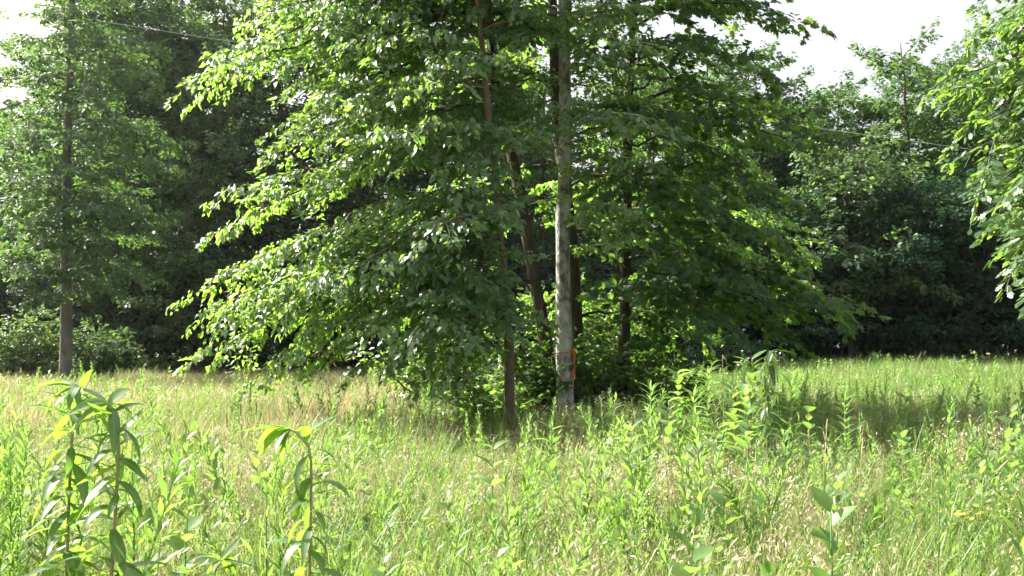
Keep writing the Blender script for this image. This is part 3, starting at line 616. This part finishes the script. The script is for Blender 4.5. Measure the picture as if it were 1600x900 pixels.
# spike weeds: stem with a bottlebrush of leaves
HW = [spike_weed(s, 1.0, .075, 120, 1.2) for s in (41, 42, 43)]
for m_ in HW: m_.materials.append(M['forb'])
def spike(i, x, top, d, label, group=None):
    tipw = at(x, top, d); z = gz(tipw[0], tipw[1]); root = empty('spike_weed', (tipw[0], tipw[1], z), label, 'weed', group)
    h = tipw[2] - z; o = obj('leafy_stem', HW[i % 3], None, root, 'stuff'); o.scale = (max(.7, h), max(.7, h), h); o.rotation_euler = (0, 0, i * 1.9)
for i, (x, top, d, lb) in enumerate([
    (855, 622, 7.8, 'spike weed directly left of the pale trunk foot'), (921, 634, 8.0, 'spike weed just right of the pale trunk foot'), (964, 606, 7.4, 'tallest spike weed before the dark shrubs'),
    (1192, 618, 7.3, 'spike weed in front of the tall drooping plant'), (1342, 644, 8.0, 'spike weed standing in the tree shadow at right'), (1306, 652, 8.4, 'spike weed at the left end of the tree shadow'),
    (1240, 690, 6.2, 'spike weed below the small whorled weed'), (640, 690, 6.4, 'spike weed in the grass under the sunlit boughs'), (598, 740, 5.2, 'spike weed right of the lone crooked plant')]):
    spike(i, x, top, d, lb)
rr = np.random.default_rng(8)
for i in range(22):
    spike(i, rr.uniform(-40, 70), rr.uniform(640, 740), rr.uniform(3.4, 5.4), 'dense green spike weed crowding the bottom left corner', 'spike weeds in the bottom left corner')
for i in range(30):
    spike(i, rr.uniform(220, 1580), 0 + rr.uniform(690, 790), rr.uniform(4.6, 7), 'green spike weed scattered in the near grass', 'spike weeds in the near grass')
for i in range(24):
    x = rr.uniform(1180, 1600); spike(i, x, rr.uniform(566, 590), rr.uniform(24, 36), 'small weed top along the far edge of the bright right field', 'weeds on the far field edge')
# timothy heads
def timothy(x, top, d, lean, label, ln=.09, group=None, mat='straw', r=.0042):
    tipw = at(x, top, d); b = tipw.copy(); b[0] -= lean; b[2] = gz(b[0], b[1]); root = empty('seeding_grass_stalk', b, label, 'grass stalk', group)
    v = tipw - b; t = np.linspace(0, 1, 8)[:, None]; c = v * t + UP * 0; c[:, 0] = v[0] * t[:, 0] ** 2; c[:, 1] = 0
    g = Geo(); g.tube(c, .0018, 4, .4); obj('stalk', g.mesh('stalk'), 'straw', root)
    dr = c[-1] - c[-2]; dr /= np.linalg.norm(dr); g = Geo(); q = np.linspace(0, 1, 8)
    P = c[-1] + np.outer(q * ln, dr); g.tube(P, r * np.sin(np.pi * np.clip(q, .06, .94)) ** .5, 6, .5)
    rng = np.random.default_rng(int(x)); m = 50; u = rng.uniform(0, 1, m)
    g.leaves(NARROW, c[-1] + np.outer(u * ln, dr), rng.normal(0, 1, (m, 3)) + dr * 1.2, rng.normal(0, 1, (m, 3)), np.full(m, r * 2.6), rng.uniform(0, 1, m)); obj('seed_head', g.mesh('seed_head'), mat, root)
for x, top, d, ln, lb in [(1482, 722, 6.4, .06, 'tan seed head leaning right in the tree shadow'), (1455, 732, 6.6, .0, 'pinkish upright seed head left of the leaning tan one'), (1560, 735, 5.6, .40, 'long pale straw stalk slanting across the right grass'),
                       (1168, 715, 5.8, .05, 'brown seed head among the broad leaved plants'), (990, 640, 7.8, -.08, 'thin dark stalk before the dark shrubs'), (376, 650, 6.5, 0, 'dark seed head stalk left of the lone crooked plant'),
                       (400, 648, 6.8, .02, 'tallest dark seed head near the lone crooked plant'), (355, 668, 6.0, -.03, 'reddish seed head between the two leafy plants'), (1030, 640, 8.2, -.1, 'bent seed head beside the whorled weed')]:
    timothy(x, top, d, ln, lb, mat='rust' if 'dark' in lb or 'brown' in lb or 'red' in lb else 'straw')
for i in range(26):
    timothy(rr.uniform(220, 1590), rr.uniform(670, 760), rr.uniform(4.6, 7.5), rr.uniform(-.15, .15), 'slim seeding grass stalk above the near meadow', ln=.07, group='seeding stalks in the near meadow', mat='straw' if i % 3 else 'rust')
# flowers
def flower_plant(seed, x, top, d, label, mat, n, spreadr, size, name):
    rng = np.random.default_rng(seed); tipw = at(x, top, d); b = tipw.copy(); b[2] = gz(b[0], b[1]); root = empty(name, b, label, 'wildflower'); H = tipw[2] - b[2]
    g = Geo(); fork = UP * H * .8; g.tube(np.array([[0, 0, -.02], [.01, 0, H * .4], fork]), .003, 5, .4); tips = []
    for i in range(n):
        a = rng.uniform(0, 6.28); q = spreadr * math.sqrt(rng.uniform(.05, 1)); p = np.array([q * math.cos(a), q * math.sin(a), H * rng.uniform(.9, 1.0)]); g.tube(np.array([fork, (fork + p) / 2 + UP * .01, p]), .0014, 4, .4); tips.append(p)
    m = 14; u = rng.uniform(.2, .85, m); az = rng.uniform(0, 6.28, m)
    g.leaves(NARROW, np.outer(u * H * .95, UP), np.stack([np.cos(az), np.sin(az), np.full(m, .6)], 1), UP + rng.normal(0, .3, (m, 3)), np.full(m, .06), rng.uniform(0, 1, m))
    obj('stem', g.mesh('stem'), 'forb', root)
    f = Geo(); k = 11; a = np.arange(k) * 6.283 / k
    f.leaves((np.array([(0, 0, 0), (.6, .2, .02), (.6, -.2, .02), (1, 0, 0)]), NARROW[1]), np.zeros((k, 3)), np.stack([np.cos(a), np.sin(a), np.full(k, .25)], 1), np.tile(UP, (k, 1)) + 0., np.full(k, 1.), np.linspace(0, 1, k))
    fm = f.mesh('flower'); fm.materials.append(M[mat]); e = Geo(); e.tube(np.array([[0, 0, -.1], [0, 0, .15], [0, 0, .3]]), np.array([.15, .32, .2]), 8, .5); em = e.mesh('flower_centre'); em.materials.append(M['yellow'])
    for p in tips:
        o = obj('flower', fm, None, root); o.location = p; o.scale = (size,) * 3; o.rotation_euler = (rng.uniform(-.7, .7), rng.uniform(-.7, .7), 0); obj('flower_centre', em, None, o)
flower_plant(1, 1162, 548, 8.6, 'white daisy like flowers left of the tall drooping plant', 'petal', 8, .05, .011, 'white_wildflower')
flower_plant(2, 1214, 545, 8.8, 'white daisy like flowers just behind the tall drooping plant', 'petal', 7, .05, .011, 'white_wildflower')
flower_plant(3, 1490, 796, 4.9, 'yellow flower cluster low in the grass at bottom right', 'yellow', 14, .08, .014, 'yellow_wildflower')
flower_plant(4, 1526, 800, 5.0, 'small yellow flower sprig right of the yellow cluster', 'yellow', 5, .03, .013, 'yellow_wildflower')
flower_plant(5, 1160, 862, 4.5, 'tiny yellow flower at the bottom edge right of centre', 'yellow', 4, .03, .011, 'yellow_wildflower')

# ------------------------------------------------------------------ tape and wire
def tape():
    c = at(884, 600, 16); b = np.array([c[0], c[1], gz(c[0], c[1])]); root = empty('marking_tape', b, 'orange marking tape tied round the pale trunk, end hanging down', 'tape')
    zc = at(884, 549, 16)[2] - b[2]; ctr = at(882, 549, 16) - b; r = .176; n = 28; g = Geo(); a = np.linspace(0, 2 * math.pi, n + 1)
    V = []; 
    for k, s in enumerate((.009, -.009)): V += [[ctr[0] + r * math.cos(q), ctr[1] + r * math.sin(q), zc + s + .03 * math.sin(q + .8)] for q in a]
    m = n + 1; F = [f for i in range(n) for f in ((i, i + 1, m + i), (i + 1, m + i + 1, m + i))]; g.add(V, F, .5); obj('band', g.mesh('band'), 'tape', root)
    for k, (ang, ln) in enumerate(((-.75, .64), (-.6, .40))):
        t = np.linspace(0, 1, 9); x = ctr[0] + (r + .012 + .012 * np.sin(t * 6 + k)) * math.cos(ang); y = ctr[1] + (r + .02) * math.sin(ang) + .012 * np.sin(t * 5); z = zc - t * ln
        wv = .013 * (1 - .2 * np.sin(t * 8 + k)); V = np.concatenate([np.stack([x - wv, y, z], 1), np.stack([x + wv, y + .01, z], 1)]); F = [f for i in range(8) for f in ((i, i + 1, 9 + i), (i + 1, 10 + i, 9 + i))]
        g = Geo(); g.add(V, F, .5); obj('tail', g.mesh('tail'), 'tape', root)
tape()
def wire():
    A, B = at(-250, -32, 40), at(1900, 285, 40); t = np.linspace(0, 1, 40)[:, None]; P = A + (B - A) * t; P[:, 2] -= (4 * .22 * t * (1 - t))[:, 0]; o = P[0].copy()
    g = Geo(); g.tube(P - o, .008, 6); w_ = obj('overhead_wire', g.mesh('overhead_wire', True), 'wire', None, None, 'thin pale overhead wire crossing in front of the woods', 'wire'); w_.location = o
wire()

# ------------------------------------------------------------------ the hazy summer air, also standing in for lens veiling glare
def haze():
    x, y0, y1, z0, z1 = 75, -8, 84, -2.2, 34
    V = [(a, b, c) for c in (z0, z1) for b in (y0, y1) for a in (-x, x)]
    F = [(0, 2, 3), (0, 3, 1), (4, 5, 7), (4, 7, 6), (0, 1, 5), (0, 5, 4), (2, 6, 7), (2, 7, 3), (0, 4, 6), (0, 6, 2), (1, 3, 7), (1, 7, 5)]
    m, t, N, L = nodes('haze_air'); v = N('ShaderNodeVolumePrincipled'); v.inputs['Color'].default_value = (.92, .96, 1, 1)
    v.inputs['Density'].default_value = .00018; v.inputs['Anisotropy'].default_value = .6
    o = N('ShaderNodeOutputMaterial'); L(v.outputs[0], o.inputs['Volume']); M['haze'] = m
    obj('haze', tri_mesh('haze', V, F), 'haze', None, 'stuff', 'thin bright summer haze over meadow and woods', 'haze')
haze()
